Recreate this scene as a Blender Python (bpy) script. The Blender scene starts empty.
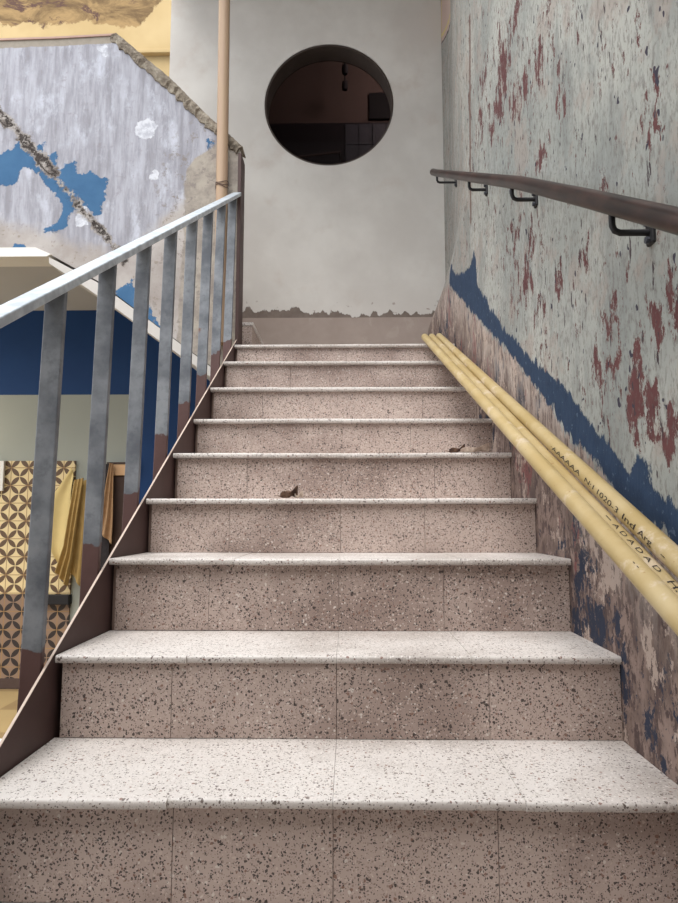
import bpy, bmesh, math, random
import numpy as np
from mathutils import Vector, Matrix
random.seed(7)
C = bpy.context.scene.collection

# ------------------------------------------------------------------ camera geometry (metres, z up, y away)
F = 650.0; CAM = np.array([0.0272, -1.0532, 0.5954]); PITCH = 0.1051; YAW = -0.0166
def at(u, v, axis, val):
    """world point on the plane axis=val seen at picture point (u, v)"""
    x, y, z = (u - 339) / F, 1.0, -(v - 451.5) / F
    cp, sp = math.cos(PITCH), math.sin(PITCH)
    y, z = y * cp - z * sp, y * sp + z * cp
    c, s = math.cos(YAW), math.sin(YAW)
    x, y = x * c + y * s, -x * s + y * c
    r = np.array([x, y, z]); t = (val - CAM[axis]) / r[axis]
    return CAM + t * r

def lin(r, g, b, k=1.0):
    f = lambda c: (c / 255 / 12.92) if c / 255 <= 0.04045 else ((c / 255 + 0.055) / 1.055) ** 2.4
    return (f(r) * k, f(g) * k, f(b) * k, 1.0)

# ------------------------------------------------------------------ node helpers
class NT:
    def __init__(s, name):
        s.m = bpy.data.materials.new(name); s.m.use_nodes = True
        s.t = s.m.node_tree; s.t.nodes.clear()
        s.out = s.t.nodes.new('ShaderNodeOutputMaterial')
        s.pos = s.t.nodes.new('ShaderNodeNewGeometry').outputs['Position']
    def n(s, typ, **kw):
        nd = s.t.nodes.new(typ)
        for k, v in kw.items(): setattr(nd, k, v)
        return nd
    def put(s, sock, v):
        if isinstance(v, bpy.types.NodeSocket): s.t.links.new(v, sock)
        else: sock.default_value = v
    def obj(s):
        return s.n('ShaderNodeTexCoord').outputs['Object']
    def scaled(s, v, sc, off=(0, 0, 0), rot=(0, 0, 0)):
        m = s.n('ShaderNodeMapping'); s.put(m.inputs['Vector'], v)
        m.inputs['Scale'].default_value = sc; m.inputs['Location'].default_value = off; m.inputs['Rotation'].default_value = rot
        return m.outputs[0]
    def noise(s, scale, detail=4, rough=.55, vec=None, dist=0.0):
        nd = s.n('ShaderNodeTexNoise'); s.put(nd.inputs['Vector'], vec if vec is not None else s.pos)
        nd.inputs['Scale'].default_value = scale; nd.inputs['Detail'].default_value = detail
        nd.inputs['Roughness'].default_value = rough; nd.inputs['Distortion'].default_value = dist
        return nd.outputs['Fac']
    def vor(s, scale, vec=None, feature='F1'):
        nd = s.n('ShaderNodeTexVoronoi', feature=feature); s.put(nd.inputs['Vector'], vec if vec is not None else s.pos)
        nd.inputs['Scale'].default_value = scale
        return nd
    def math(s, op, a, b=0.0, c=0.0, clamp=False):
        nd = s.n('ShaderNodeMath', operation=op, use_clamp=clamp)
        s.put(nd.inputs[0], a); s.put(nd.inputs[1], b); s.put(nd.inputs[2], c)
        return nd.outputs[0]
    def step(s, v, lo, hi):
        nd = s.n('ShaderNodeMapRange', interpolation_type='SMOOTHSTEP')
        s.put(nd.inputs['Value'], v); s.put(nd.inputs['From Min'], lo); s.put(nd.inputs['From Max'], hi)
        return nd.outputs[0]
    def mix(s, fac, a, b, mode='MIX'):
        nd = s.n('ShaderNodeMix', data_type='RGBA', blend_type=mode)
        s.put(nd.inputs[0], fac); s.put(nd.inputs[6], a); s.put(nd.inputs[7], b)
        return nd.outputs[2]
    def ramp(s, v, stops, interp='LINEAR'):
        nd = s.n('ShaderNodeValToRGB'); cr = nd.color_ramp; cr.interpolation = interp
        while len(cr.elements) < len(stops): cr.elements.new(.5)
        for e, (p, c) in zip(cr.elements, stops): e.position = p; e.color = c
        s.put(nd.inputs[0], v); return nd.outputs[0]
    def sep(s, v=None):
        nd = s.n('ShaderNodeSeparateXYZ'); s.put(nd.inputs[0], v if v is not None else s.pos); return nd.outputs
    def attr(s, name):
        return s.n('ShaderNodeAttribute', attribute_name=name).outputs['Fac']
    def bump(s, h, strength=.3, dist=.01):
        b = s.n('ShaderNodeBump'); s.put(b.inputs['Height'], h); b.inputs['Strength'].default_value = strength
        b.inputs['Distance'].default_value = dist; return b.outputs[0]
    def done(s, col, rough=.7, metal=0.0, normal=None, spec=.3):
        p = s.n('ShaderNodeBsdfPrincipled'); s.put(p.inputs['Base Color'], col); s.put(p.inputs['Roughness'], rough)
        s.put(p.inputs['Metallic'], metal); p.inputs['Specular IOR Level'].default_value = spec
        if normal is not None: s.put(p.inputs['Normal'], normal)
        s.t.links.new(p.outputs[0], s.out.inputs[0]); return s.m

def plain(name, col, rough=.6, metal=0.0, var=.15, scale=25, spec=.3, bump=.1):
    m = NT(name); v = m.obj(); f = m.noise(scale, 4, .6, v)
    k = 1 - var; dark = (col[0] * k, col[1] * k, col[2] * k, 1)
    return m.done(m.mix(f, dark, (min(1, col[0] * (1 + var)), min(1, col[1] * (1 + var)), min(1, col[2] * (1 + var)), 1)), rough, metal, m.bump(f, bump, .004), spec)

def terrazzo(name, base, light, mid, dark, rough=.5, amount=.16):
    m = NT(name)
    w = m.n('ShaderNodeVectorMath', operation='ADD'); m.put(w.inputs[0], m.pos)
    nz = m.n('ShaderNodeTexNoise'); nz.inputs['Scale'].default_value = 120; m.put(nz.inputs['Vector'], m.pos)
    sc = m.n('ShaderNodeVectorMath', operation='SCALE'); m.put(sc.inputs[0], nz.outputs['Color']); sc.inputs['Scale'].default_value = .008
    m.put(w.inputs[1], sc.outputs[0]); v = w.outputs[0]
    col = m.mix(m.noise(5, 4), base, light)
    col = m.mix(m.step(m.noise(2.2, 3, .6), .45, .7), col, mid)
    for scale, frac, radius, tone in ((210, .5, .46, light), (260, .4, .44, mid), (170, .12, .42, lin(214, 205, 198)), (300, amount * 1.3, .46, dark), (210, amount * 1.1, .42, dark), (140, amount * .55, .40, dark), (150, .10, .38, lin(132, 100, 88))):
        vo = m.vor(scale, v); vo.inputs['Randomness'].default_value = 1
        cs = m.sep(vo.outputs['Color'])
        rad = m.math('MULTIPLY', m.math('MULTIPLY_ADD', cs[1], .7, .45), radius)
        chip = m.math('MULTIPLY', m.math('LESS_THAN', cs[0], frac), m.math('LESS_THAN', vo.outputs['Distance'], rad))
        col = m.mix(m.math('MULTIPLY', chip, .9), col, tone)
    return m.done(col, rough, 0, m.bump(m.noise(60, 3), .08, .003), .4)

# ------------------------------------------------------------------ mesh helpers
def obj(name, bm, mat, parent=None, smooth=False):
    me = bpy.data.meshes.new(name)
    bmesh.ops.recalc_face_normals(bm, faces=bm.faces[:])
    if parent is not None and parent.type == 'EMPTY':
        bmesh.ops.translate(bm, verts=bm.verts[:], vec=-parent.location)
    elif parent is not None:
        loc = parent.location + (parent.parent.location if parent.parent else Vector((0, 0, 0)))
        bmesh.ops.translate(bm, verts=bm.verts[:], vec=-loc)
    bm.to_mesh(me); bm.free()
    if smooth:
        for p in me.polygons: p.use_smooth = True
        me.set_sharp_from_angle(angle=math.radians(40))
    me.materials.append(mat)
    o = bpy.data.objects.new(name, me); C.objects.link(o)
    if parent is not None: o.parent = parent
    return o
def thing(name, label, cat, loc, group=None):
    o = bpy.data.objects.new(name, None); C.objects.link(o); o.location = Vector([float(a) for a in loc]); o.empty_display_size = .1
    return tag(o, label, cat, group)
def tag(o, label, cat, group=None):
    o['label'] = label; o['category'] = cat
    if group: o['group'] = group
    return o
def struct(o): o['kind'] = 'structure'; return o

def box(bm, x0, x1, y0, y1, z0, z1, bevel=0.0, seg=2):
    vs = [bm.verts.new((x, y, z)) for x in (x0, x1) for y in (y0, y1) for z in (z0, z1)]
    fs = [(0, 1, 3, 2), (4, 6, 7, 5), (0, 4, 5, 1), (2, 3, 7, 6), (0, 2, 6, 4), (1, 5, 7, 3)]
    faces = [bm.faces.new([vs[i] for i in f]) for f in fs]
    if bevel:
        es = list({e for f in faces for e in f.edges})
        bmesh.ops.bevel(bm, geom=es, offset=bevel, segments=seg, affect='EDGES', profile=.5)
    return bm
def slab(bm, x0, x1, y0, y1, z0, z1, bevel):
    vs = [bm.verts.new((x, y, z)) for x in (x0, x1) for y in (y0, y1) for z in (z0, z1)]
    for f in ((0, 1, 3, 2), (4, 6, 7, 5), (0, 4, 5, 1), (2, 3, 7, 6), (0, 2, 6, 4), (1, 5, 7, 3)): bm.faces.new([vs[i] for i in f])
    es = [bm.edges.get((vs[0], vs[4])), bm.edges.get((vs[1], vs[5]))]
    bmesh.ops.bevel(bm, geom=es, offset=bevel, segments=3, affect='EDGES', profile=.5)
def prism(bm, pts, axis, a, b):
    """polygon pts in the two other axes, extruded from a to b along axis"""
    def mk(p, w):
        q = list(p); q.insert(axis, w); return bm.verts.new(q)
    A = [mk(p, a) for p in pts]; B = [mk(p, b) for p in pts]; n = len(pts)
    bm.faces.new(A); bm.faces.new(B[::-1])
    for i in range(n): bm.faces.new((A[i], B[i], B[(i + 1) % n], A[(i + 1) % n]))
    return bm
def tube(bm, pts, r, seg=20, caps=True):
    pts = [Vector([float(c) for c in p]) for p in pts]; rings = []
    for i, p in enumerate(pts):
        d = (pts[min(i + 1, len(pts) - 1)] - pts[max(i - 1, 0)]).normalized()
        u = d.cross(Vector((0, 0, 1)));
        if u.length < .05: u = d.cross(Vector((1, 0, 0)))
        u.normalize(); w = d.cross(u)
        rr = r[i] if isinstance(r, (list, tuple)) else r
        rings.append([bm.verts.new(p + (u * math.cos(2 * math.pi * k / seg) + w * math.sin(2 * math.pi * k / seg)) * rr) for k in range(seg)])
    for a, b in zip(rings, rings[1:]):
        for k in range(seg): bm.faces.new((a[k], b[k], b[(k + 1) % seg], a[(k + 1) % seg]))
    if caps: bm.faces.new(rings[0]); bm.faces.new(rings[-1][::-1])
    return bm
def sheet(bm, fn, nu, nv, thick=.003, nrm=(0, -1, 0)):
    """two-sided sheet from fn(u,v) with a real thickness"""
    nrm = Vector(nrm)
    def grid(off): return [[bm.verts.new(Vector(fn(i / nu, j / nv)) + nrm * off) for j in range(nv + 1)] for i in range(nu + 1)]
    A, B = grid(0), grid(thick)
    for i in range(nu):
        for j in range(nv):
            bm.faces.new((A[i][j], A[i + 1][j], A[i + 1][j + 1], A[i][j + 1]))
            bm.faces.new((B[i][j], B[i][j + 1], B[i + 1][j + 1], B[i + 1][j]))
    for i in range(nu):
        bm.faces.new((A[i][0], B[i][0], B[i + 1][0], A[i + 1][0])); bm.faces.new((A[i][nv], A[i + 1][nv], B[i + 1][nv], B[i][nv]))
    for j in range(nv):
        bm.faces.new((A[0][j], A[0][j + 1], B[0][j + 1], B[0][j])); bm.faces.new((A[nu][j], B[nu][j], B[nu][j + 1], A[nu][j + 1]))
    return bm
def sdf_poly(P, poly):
    """signed distance (positive inside) of points P (n,2) to a polygon"""
    poly = np.array(poly, float); d = np.full(len(P), 1e9); ins = np.zeros(len(P), bool)
    for a, b in zip(poly, np.roll(poly, -1, 0)):
        e = b - a; w = P - a; t = np.clip((w @ e) / (e @ e + 1e-12), 0, 1)
        d = np.minimum(d, np.hypot(*(w - t[:, None] * e).T))
        c = ((a[1] <= P[:, 1]) != (b[1] <= P[:, 1]))
        with np.errstate(divide='ignore', invalid='ignore'):
            xx = a[0] + (P[:, 1] - a[1]) / (b[1] - a[1]) * e[0]
        ins ^= c & (P[:, 0] < xx)
    return np.where(ins, d, -d)
def sdf_line(P, pts):
    pts = np.array(pts, float); d = np.full(len(P), 1e9)
    for a, b in zip(pts, pts[1:]):
        e = b - a; w = P - a; t = np.clip((w @ e) / (e @ e), 0, 1)
        d = np.minimum(d, np.hypot(*(w - t[:, None] * e).T))
    return d
def set_attr(o, name, vals):
    a = o.data.attributes.new(name, 'FLOAT', 'POINT'); a.data.foreach_set('value', np.asarray(vals, np.float32))
def coords(o):
    n = len(o.data.vertices); v = np.zeros(n * 3, np.float32); o.data.vertices.foreach_get('co', v); return v.reshape(-1, 3).astype(float)
def diced(bm, pts, axis, w, step):
    """flat polygon cut into a fine grid (so paint fields can be stored on it)"""
    vs = []
    for p in pts:
        q = list(p); q.insert(axis, w); vs.append(bm.verts.new(q))
    bm.faces.new(vs)
    for k in (a for a in range(3) if a != axis):
        lo = min(v.co[k] for v in bm.verts); hi = max(v.co[k] for v in bm.verts)
        nrm = Vector((0, 0, 0)); nrm[k] = 1
        for i in range(1, int((hi - lo) / step) + 1):
            co = Vector((0, 0, 0)); co[k] = lo + i * step
            bmesh.ops.bisect_plane(bm, geom=bm.verts[:] + bm.edges[:] + bm.faces[:], plane_co=co, plane_no=nrm)
    return bm

# ------------------------------------------------------------------ main dimensions
T = 0.2735; R = 0.165; HW = 0.563; OV = 0.02; YB = 3.28; FLOOR = -0.4925; YP = 2.30; SOFFIT = 2.03
ZK = {1: .165, 2: .3268, 3: .5012, 4: .6571, 5: .8169, 6: .9757, 7: 1.1529, 8: 1.3326, 9: 1.489, 0: .0025, -1: -.1625, -2: -.3275}

# ------------------------------------------------------------------ materials
M = {}
M['tread'] = terrazzo('white terrazzo', lin(200, 192, 187), lin(220, 214, 210), lin(178, 169, 163), lin(92, 78, 72), .45, .13)
M['riser'] = terrazzo('pink terrazzo', lin(176, 156, 147), lin(202, 185, 176), lin(150, 131, 123), lin(58, 48, 46), .5, .25)
M['core'] = plain('grout and concrete', lin(140, 118, 108), .9)
M['brown'] = plain('brown paint', lin(78, 59, 57), .55, 0, .25, 14)
M['worn'] = plain('worn bare edge', lin(196, 178, 165), .6)

def steel_bar():
    m = NT('galvanised bar with brown painted foot'); x, y, z = m.sep()
    f = m.noise(9, 5, .6); f2 = m.noise(45, 4, .6)
    col = m.mix(m.step(f, .3, .72), lin(92, 96, 104), lin(138, 142, 148))
    col = m.mix(m.math('MULTIPLY', m.step(f2, .5, .75), .5), col, lin(84, 88, 96))
    col = m.mix(m.step(m.noise(5.3, 5, .7), .66, .72), col, lin(120, 92, 84))
    h = m.math('SUBTRACT', z, m.math('MULTIPLY_ADD', y, .6045, .165))
    h = m.math('ADD', h, m.math('MULTIPLY', m.math('SUBTRACT', m.noise(14, 4), .5), .09))
    h = m.math('ADD', h, m.math('MULTIPLY', m.math('SUBTRACT', m.noise(3, 1), .5), .12))
    brown = m.mix(m.noise(12, 4), lin(72, 52, 50), lin(104, 78, 76))
    col = m.mix(m.step(h, .052, .057), brown, col)
    return m.done(col, .5, .15, m.bump(f2, .15, .003), .4)
M['bar'] = steel_bar()
def rail_steel():
    m = NT('pale steel flat'); f = m.noise(30, 4)
    col = m.mix(m.step(f, .35, .7), lin(165, 173, 182), lin(200, 207, 214))
    return m.done(col, .42, .25, m.bump(f, .08, .002), .5)
M['rail'] = rail_steel()
def handrail_paint():
    m = NT('dark brown worn paint'); v = m.scaled(m.pos, (60, 6, 12))
    f = m.noise(1, 5, .6, v)
    return m.done(m.mix(m.step(f, .35, .8), lin(27, 18, 17), lin(68, 48, 43)), .34, .0, m.bump(f, .1, .002), .22)
M['handrail'] = handrail_paint()
M['black'] = plain('black iron', lin(36, 35, 38), .5)
M['bolt'] = plain('bolt steel', lin(72, 74, 82), .5, .4)
def conduit(name, base):
    m = NT(name); v = m.obj(); a = m.noise(7, 5, .6); b = m.noise(70, 4, .65)
    col = m.mix(m.step(a, .35, .7), base, lin(184, 164, 124))
    col = m.mix(m.math('MULTIPLY', m.step(m.noise(11, 5, .7), .56, .66), .55), col, lin(204, 188, 170))
    col = m.mix(m.step(b, .66, .72), col, lin(150, 118, 70))
    return m.done(col, .42, 0, m.bump(b, .06, .002), .4)
M['conduit'] = conduit('yellowed plastic', lin(170, 147, 100))
M['ink'] = plain('black ink', lin(44, 36, 34), .7)
def drain():
    m = NT('beige plastic pipe'); x, y, z = m.sep(); f = m.noise(6, 4, .6, m.scaled(m.pos, (8, 8, 1)))
    return m.done(m.mix(f, lin(160, 132, 116), lin(174, 150, 120)), .5, 0, None, .35)
M['drain'] = drain()

def wall_right_mat():
    m = NT('peeling painted plaster'); x, y, z = m.sep()
    stripe, low, red = m.attr('stripe'), m.attr('low'), m.attr('red')
    vs = m.scaled(m.pos, (3, 3, 1.0))            # things stretched upright
    n1 = m.noise(1.6, 5, .6); n2 = m.noise(14, 6, .65, vs); n3 = m.noise(38, 5, .7, m.scaled(m.pos, (2, 2, .8)))
    # upper paint: grey green, with brushy tone
    col = m.mix(m.step(n1, .35, .68), lin(142, 145, 141), lin(168, 168, 162))
    col = m.mix(m.math('MULTIPLY', m.step(m.noise(3.2, 6, .65, vs), .48, .62), .6), col, lin(124, 127, 125))
    col = m.mix(m.math('MULTIPLY', m.step(n3, .5, .64), .6), col, lin(112, 108, 105))
    # pinkish rubbed areas
    col = m.mix(m.math('MULTIPLY', m.step(m.noise(5, 6, .7), .52, .62), .5), col, lin(152, 138, 130))
    # far end is more scraped and pinker
    far = m.math('MULTIPLY', m.step(y, 1.35, 2.0), .6)
    col = m.mix(m.math('MULTIPLY', far, m.step(n2, .42, .62)), col, lin(154, 140, 130))
    # maroon under-paint showing through in upright flakes
    flake = m.math('ADD', m.math('MULTIPLY', m.noise(14, 9, .74, m.scaled(m.pos, (1.6, 1.6, .74))), 1.0), m.math('MULTIPLY', m.math('MULTIPLY', red, .145), 1.0))
    maroon = m.mix(m.noise(20, 4), lin(74, 44, 47), lin(108, 70, 69))
    col = m.mix(m.step(flake, .609, .619), col, m.mix(m.step(flake, .614, .63), lin(132, 110, 102), maroon))
    col = m.mix(m.math('MULTIPLY', m.step(m.noise(75, 5, .7, m.scaled(m.pos, (1.3, 1.3, .7))), .53, .64), .55), col, lin(104, 98, 95))
    # thin dark upright scratches and chips
    sc = m.noise(26, 4, .55, m.scaled(m.pos, (2.2, 2.2, .55), (3, 1, 7)))
    col = m.mix(m.step(sc, .655, .675), col, lin(66, 56, 60))
    chip = m.noise(42, 2, .5, m.scaled(m.pos, (1, 1, .7), (9, 4, 2)))
    col = m.mix(m.step(chip, .70, .715), col, lin(58, 54, 66))
    gr = m.math('ADD', m.attr('groove'), m.math('MULTIPLY', m.math('SUBTRACT', m.noise(30, 6, .7), .5), .03))
    col = m.mix(m.math('SUBTRACT', 1.0, m.step(gr, .014, .022)), col, m.mix(n3, lin(84, 68, 64), lin(134, 112, 104)))
    pt = m.math('ADD', m.attr('patch'), m.math('MULTIPLY', m.math('SUBTRACT', m.noise(12, 6, .7), .5), .05))
    pcol = m.mix(m.math('MULTIPLY', m.step(pt, .03, .035), m.math('SUBTRACT', 1.0, m.step(pt, .05, .055))), lin(178, 156, 146), lin(190, 172, 120))
    col = m.mix(m.step(pt, -.015, -.01), col, m.mix(m.step(pt, .0, .004), lin(92, 84, 84), pcol))
    # lower zone: bare brown render with left-over colours
    b1 = m.noise(9, 8, .7, m.scaled(m.pos, (1, 1.1, .8))); b2 = m.noise(24, 6, .7, m.scaled(m.pos, (1, 1.4, .7), (5, 2, 1)))
    low_col = m.mix(m.step(b1, .36, .62), lin(104, 88, 82), lin(146, 126, 117))
    low_col = m.mix(m.step(b2, .52, .56), low_col, lin(96, 80, 76))
    low_col = m.mix(m.step(m.noise(6, 8, .72, m.scaled(m.pos, (1, 1, .75), (2, 8, 3))), .56, .575), low_col, lin(50, 55, 70))
    low_col = m.mix(m.step(m.noise(5, 8, .72, m.scaled(m.pos, (1, 1, .6), (7, 3, 6))), .585, .60), low_col, lin(124, 82, 80))
    low_col = m.mix(m.step(m.noise(8, 8, .75, m.scaled(m.pos, (1, 1, .7), (1, 5, 9))), .545, .565), low_col, lin(176, 158, 147))
    low_col = m.mix(m.step(m.noise(34, 6, .7, m.scaled(m.pos, (1.4, 1.4, .7), (4, 4, 1))), .56, .59), low_col, lin(84, 70, 68))
    edge = m.math('MULTIPLY', m.math('SUBTRACT', 1.0, m.step(low, .04, .22)), m.step(n2, .36, .58))
    low_col = m.mix(m.math('MULTIPLY', edge, .75), low_col, lin(172, 160, 152))
    e_low = m.math('ADD', low, m.math('MULTIPLY', m.math('SUBTRACT', m.noise(11, 7, .7, vs), .5), .16))
    col = m.mix(m.step(e_low, -.004, .006), col, low_col)
    # blue band, ragged edges
    e = m.math('ADD', stripe, m.math('MULTIPLY', m.math('SUBTRACT', m.noise(15, 9, .72, m.scaled(m.pos, (1.5, 1.5, .75))), .5), .11))
    blue = m.mix(m.noise(18, 5, .6), lin(29, 43, 64), lin(52, 70, 95))
    blue = m.mix(m.step(m.noise(60, 4, .6), .62, .68), blue, lin(78, 92, 112))
    col = m.mix(m.step(e, -.003, .004), col, blue)
    hgt = m.math('ADD', m.math('MULTIPLY', m.step(flake, .609, .619), -.6), m.math('ADD', m.math('MULTIPLY', n3, .5), m.math('MULTIPLY', b1, m.step(low, -.05, .05))))
    return m.done(col, .85, 0, m.bump(hgt, .55, .006), .2)
M['wall_right'] = wall_right_mat()

def wall_back_mat():
    m = NT('pale plaster over cement base'); x, y, z = m.sep()
    col = m.mix(m.step(m.noise(1.8, 5, .6), .35, .7), lin(200, 195, 190), lin(214, 210, 205))
    col = m.mix(m.math('MULTIPLY', m.step(m.noise(3.5, 5, .6), .55, .75), .35), col, lin(184, 168, 158))
    cem = m.mix(m.noise(6, 6, .65), lin(146, 132, 124), lin(174, 160, 152))
    cem = m.mix(m.math('MULTIPLY', m.step(m.noise(4, 6, .7, None, 1.5), .55, .62), .4), cem, lin(178, 166, 158))
    low = m.math('ADD', z, m.math('MULTIPLY', m.math('SUBTRACT', m.noise(7, 6, .62, m.scaled(m.pos, (1, 1, .25))), .5), .26))
    spots = m.math('MULTIPLY', m.step(m.noise(26, 4), .66, .7), m.math('SUBTRACT', 1.0, m.step(z, 2.02, 2.16)))
    col = m.mix(spots, col, lin(150, 136, 128))
    # ragged exposed strip between the paint and the cement band
    strip = m.mix(m.noise(20, 5), lin(98, 86, 80), lin(140, 128, 120))
    col = m.mix(m.step(low, 2.018, 2.024), strip, col)
    col = m.mix(m.step(z, 1.974, 1.977), cem, col)
    return m.done(col, .85, 0, m.bump(m.math('ADD', m.noise(3, 5), m.math('MULTIPLY', m.step(low, 2.012, 2.02), .35)), .3, .02), .2)
M['wall_back'] = wall_back_mat()

def parapet_mat():
    m = NT('lilac grey peeling paint'); x, y, z = m.sep()
    blue, crack, cem, white, cap, lowp = [m.attr(k) for k in ('blue', 'crack', 'cement', 'white', 'cap', 'lower')]
    st = m.noise(5, 6, .65, m.scaled(m.pos, (6, 1, .8))); n = m.noise(3, 6, .65); fine = m.noise(28, 6, .7)
    col = m.mix(m.step(st, .32, .7), lin(138, 137, 145), lin(172, 173, 183))
    col = m.mix(m.step(m.noise(2.6, 7, .7, m.scaled(m.pos, (2.4, 1, 1), (4, 0, 2))), .5, .68), col, lin(188, 191, 203))
    col = m.mix(m.math('MULTIPLY', m.step(fine, .56, .72), .55), col, lin(136, 130, 134))
    lower_c = m.mix(m.step(n, .35, .65), lin(152, 144, 140), lin(176, 170, 167))
    lower_c = m.mix(m.step(fine, .58, .68), lower_c, lin(140, 130, 122))
    jig = m.math('MULTIPLY', m.math('SUBTRACT', m.noise(9, 8, .68), .5), .16)
    col = m.mix(m.step(m.math('ADD', lowp, jig), -.05, .05), col, lower_c)
    col = m.mix(m.step(m.math('ADD', blue, jig), -.004, .004), col, m.mix(m.noise(10, 5), lin(50, 86, 124), lin(74, 112, 148)))
    col = m.mix(m.step(m.math('ADD', white, m.math('MULTIPLY', jig, .8)), -.003, .003), col, m.mix(m.step(fine, .4, .6), lin(176, 178, 188), lin(206, 208, 216)))
    cc = m.mix(m.step(m.noise(11, 6, .65), .35, .65), lin(138, 130, 124), lin(166, 158, 148))
    col = m.mix(m.step(m.math('ADD', cem, m.math('MULTIPLY', jig, .35)), -.006, .008), col, cc)
    # chipped speckle around the cement patch
    near = m.math('MULTIPLY', m.step(cem, -.30, -.02), m.step(m.noise(20, 7, .72), .54, .60))
    col = m.mix(m.math('MULTIPLY', near, .85), col, lin(132, 124, 120))
    # the old rough joint
    cr = m.math('ADD', crack, m.math('MULTIPLY', m.math('SUBTRACT', m.noise(9, 9, .74), .5), .17))
    cr_c = m.mix(m.step(m.noise(24, 6, .7), .4, .6), lin(104, 96, 92), lin(164, 158, 154))
    col = m.mix(m.math('SUBTRACT', 1.0, m.step(cr, .022, .034)), col, cr_c)
    col = m.mix(m.math('SUBTRACT', 1.0, m.step(m.math('ABSOLUTE', m.math('SUBTRACT', cr, .008)), .002, .012)), col, lin(54, 48, 46))
    # cement band along the top
    ce = m.math('ADD', cap, m.math('MULTIPLY', jig, .25))
    col = m.mix(m.math('SUBTRACT', 1.0, m.step(ce, .04, .045)), col, m.mix(fine, lin(126, 118, 110), lin(166, 158, 146)))
    h = m.math('ADD', m.math('MULTIPLY', fine, .5), m.math('ADD', m.step(cr, .0, .05), m.math('MULTIPLY', m.step(m.math('ADD', blue, jig), -.004, .004), -.4)))
    return m.done(col, .85, 0, m.bump(h, .5, .008), .2)
M['parapet'] = parapet_mat()
def rubble():
    m = NT('broken cement edge'); n = m.noise(18, 7, .7)
    return m.done(m.ramp(n, [(.25, lin(78, 68, 62)), (.5, lin(140, 130, 118)), (.75, lin(184, 176, 162))]), .95, 0, m.bump(m.noise(50, 6, .7), .9, .02), .1)
M['rubble'] = rubble()
M['pinkedge'] = plain('pink cement edge', lin(170, 142, 132), .9)

def lower_wall_mat():
    m = NT('white, navy and grey painted wall'); x, y, z = m.sep()
    grey = m.mix(m.noise(2, 4), lin(148, 152, 144), lin(160, 163, 155))
    navy = m.mix(m.noise(4, 5), lin(13, 50, 98), lin(22, 62, 112))
    col = m.mix(m.math('GREATER_THAN', z, 1.444), grey, navy)
    col = m.mix(m.math('GREATER_THAN', x, -1.44), col, navy)
    return m.done(col, .6, 0, m.bump(m.noise(30, 4), .08, .004), .3)
M['lower_wall'] = lower_wall_mat()
M['soffit'] = plain('off-white soffit paint', lin(178, 178, 180), .8, 0, .06, 3)
M['trimwhite'] = plain('white painted edge', lin(222, 220, 216), .6, 0, .06, 8)
M['trimgrey'] = plain('grey white soffit edge', lin(190, 186, 182), .7, 0, .12, 8)

def ochre_mat():
    m = NT('ochre wall with damp stains'); x, y, z = m.sep()
    a = m.attr('stain')
    col = m.mix(m.step(m.noise(1.2, 4), .35, .7), lin(170, 147, 106), lin(184, 162, 122))
    ed = m.math('ADD', a, m.math('MULTIPLY', m.math('SUBTRACT', m.noise(2.2, 8, .7), .5), .5))
    stain = m.mix(m.step(m.noise(1.5, 8, .72, m.scaled(m.pos, (1, 1, 2.2)), 1.2), .38, .62), lin(100, 80, 56), lin(150, 124, 86))
    stain = m.mix(m.step(m.noise(1.6, 9, .74, m.scaled(m.pos, (1, 1, 1.5), (3, 0, 5)), .8), .54, .60), stain, lin(84, 62, 56))
    col = m.mix(m.step(ed, -.01, .02), col, stain)
    return m.done(col, .85, 0, None, .2)
M['ochre'] = ochre_mat()

def petal_mat(name, light, dark):
    m = NT(name); x, y, z = m.sep()
    u = m.math('DIVIDE', x, .118); v = m.math('DIVIDE', z, .118)
    a = m.math('FRACT', m.math('ADD', u, v)); b = m.math('FRACT', m.math('ADD', m.math('SUBTRACT', u, v), 40.0))
    dx = m.math('ABSOLUTE', m.math('SUBTRACT', a, .5)); dy = m.math('ABSOLUTE', m.math('SUBTRACT', b, .5))
    mx = m.math('SUBTRACT', 1.0, m.math('MAXIMUM', dx, dy)); mn = m.math('MINIMUM', dx, dy)
    d2 = m.math('ADD', m.math('MULTIPLY', mx, mx), m.math('MULTIPLY', mn, mn))
    petal = m.math('LESS_THAN', d2, .47)
    lu = m.math('LESS_THAN', m.math('ABSOLUTE', m.math('SUBTRACT', m.math('FRACT', m.math('ADD', u, 40.5)), .5)), .02)
    lv = m.math('LESS_THAN', m.math('ABSOLUTE', m.math('SUBTRACT', m.math('FRACT', m.math('ADD', v, 40.5)), .5)), .02)
    col = m.mix(m.math('MAXIMUM', lu, lv), light, lin(150, 118, 78))
    col = m.mix(petal, col, dark)
    return m.done(col, .4, 0, None, .4)
M['petal'] = petal_mat('petal pattern tiles', lin(216, 196, 150), lin(96, 74, 56))
M['petal_shaded'] = petal_mat('shaded petal pattern tiles', lin(136, 112, 94), lin(48, 40, 39))  # petal tiles again, with the lower part's shadow put into the colour
M['cloth_y'] = plain('pale yellow cloth', lin(206, 184, 128), .9, 0, .12, 12)
M['cloth_o'] = plain('ochre cloth', lin(164, 136, 84), .95, 0, .3, 20)
M['cloth_b'] = plain('brown woven cloth', lin(160, 128, 96), .95, 0, .3, 40)
M['cloth_k'] = plain('black cloth', lin(46, 42, 44), .95, 0, .6, 50)
M['wood'] = plain('pale wood', lin(216, 176, 136), .6)
M['darkwood'] = plain('dark brown wood', lin(76, 60, 54), .6)
M['dark'] = plain('near black', lin(34, 32, 34), .7)
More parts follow.
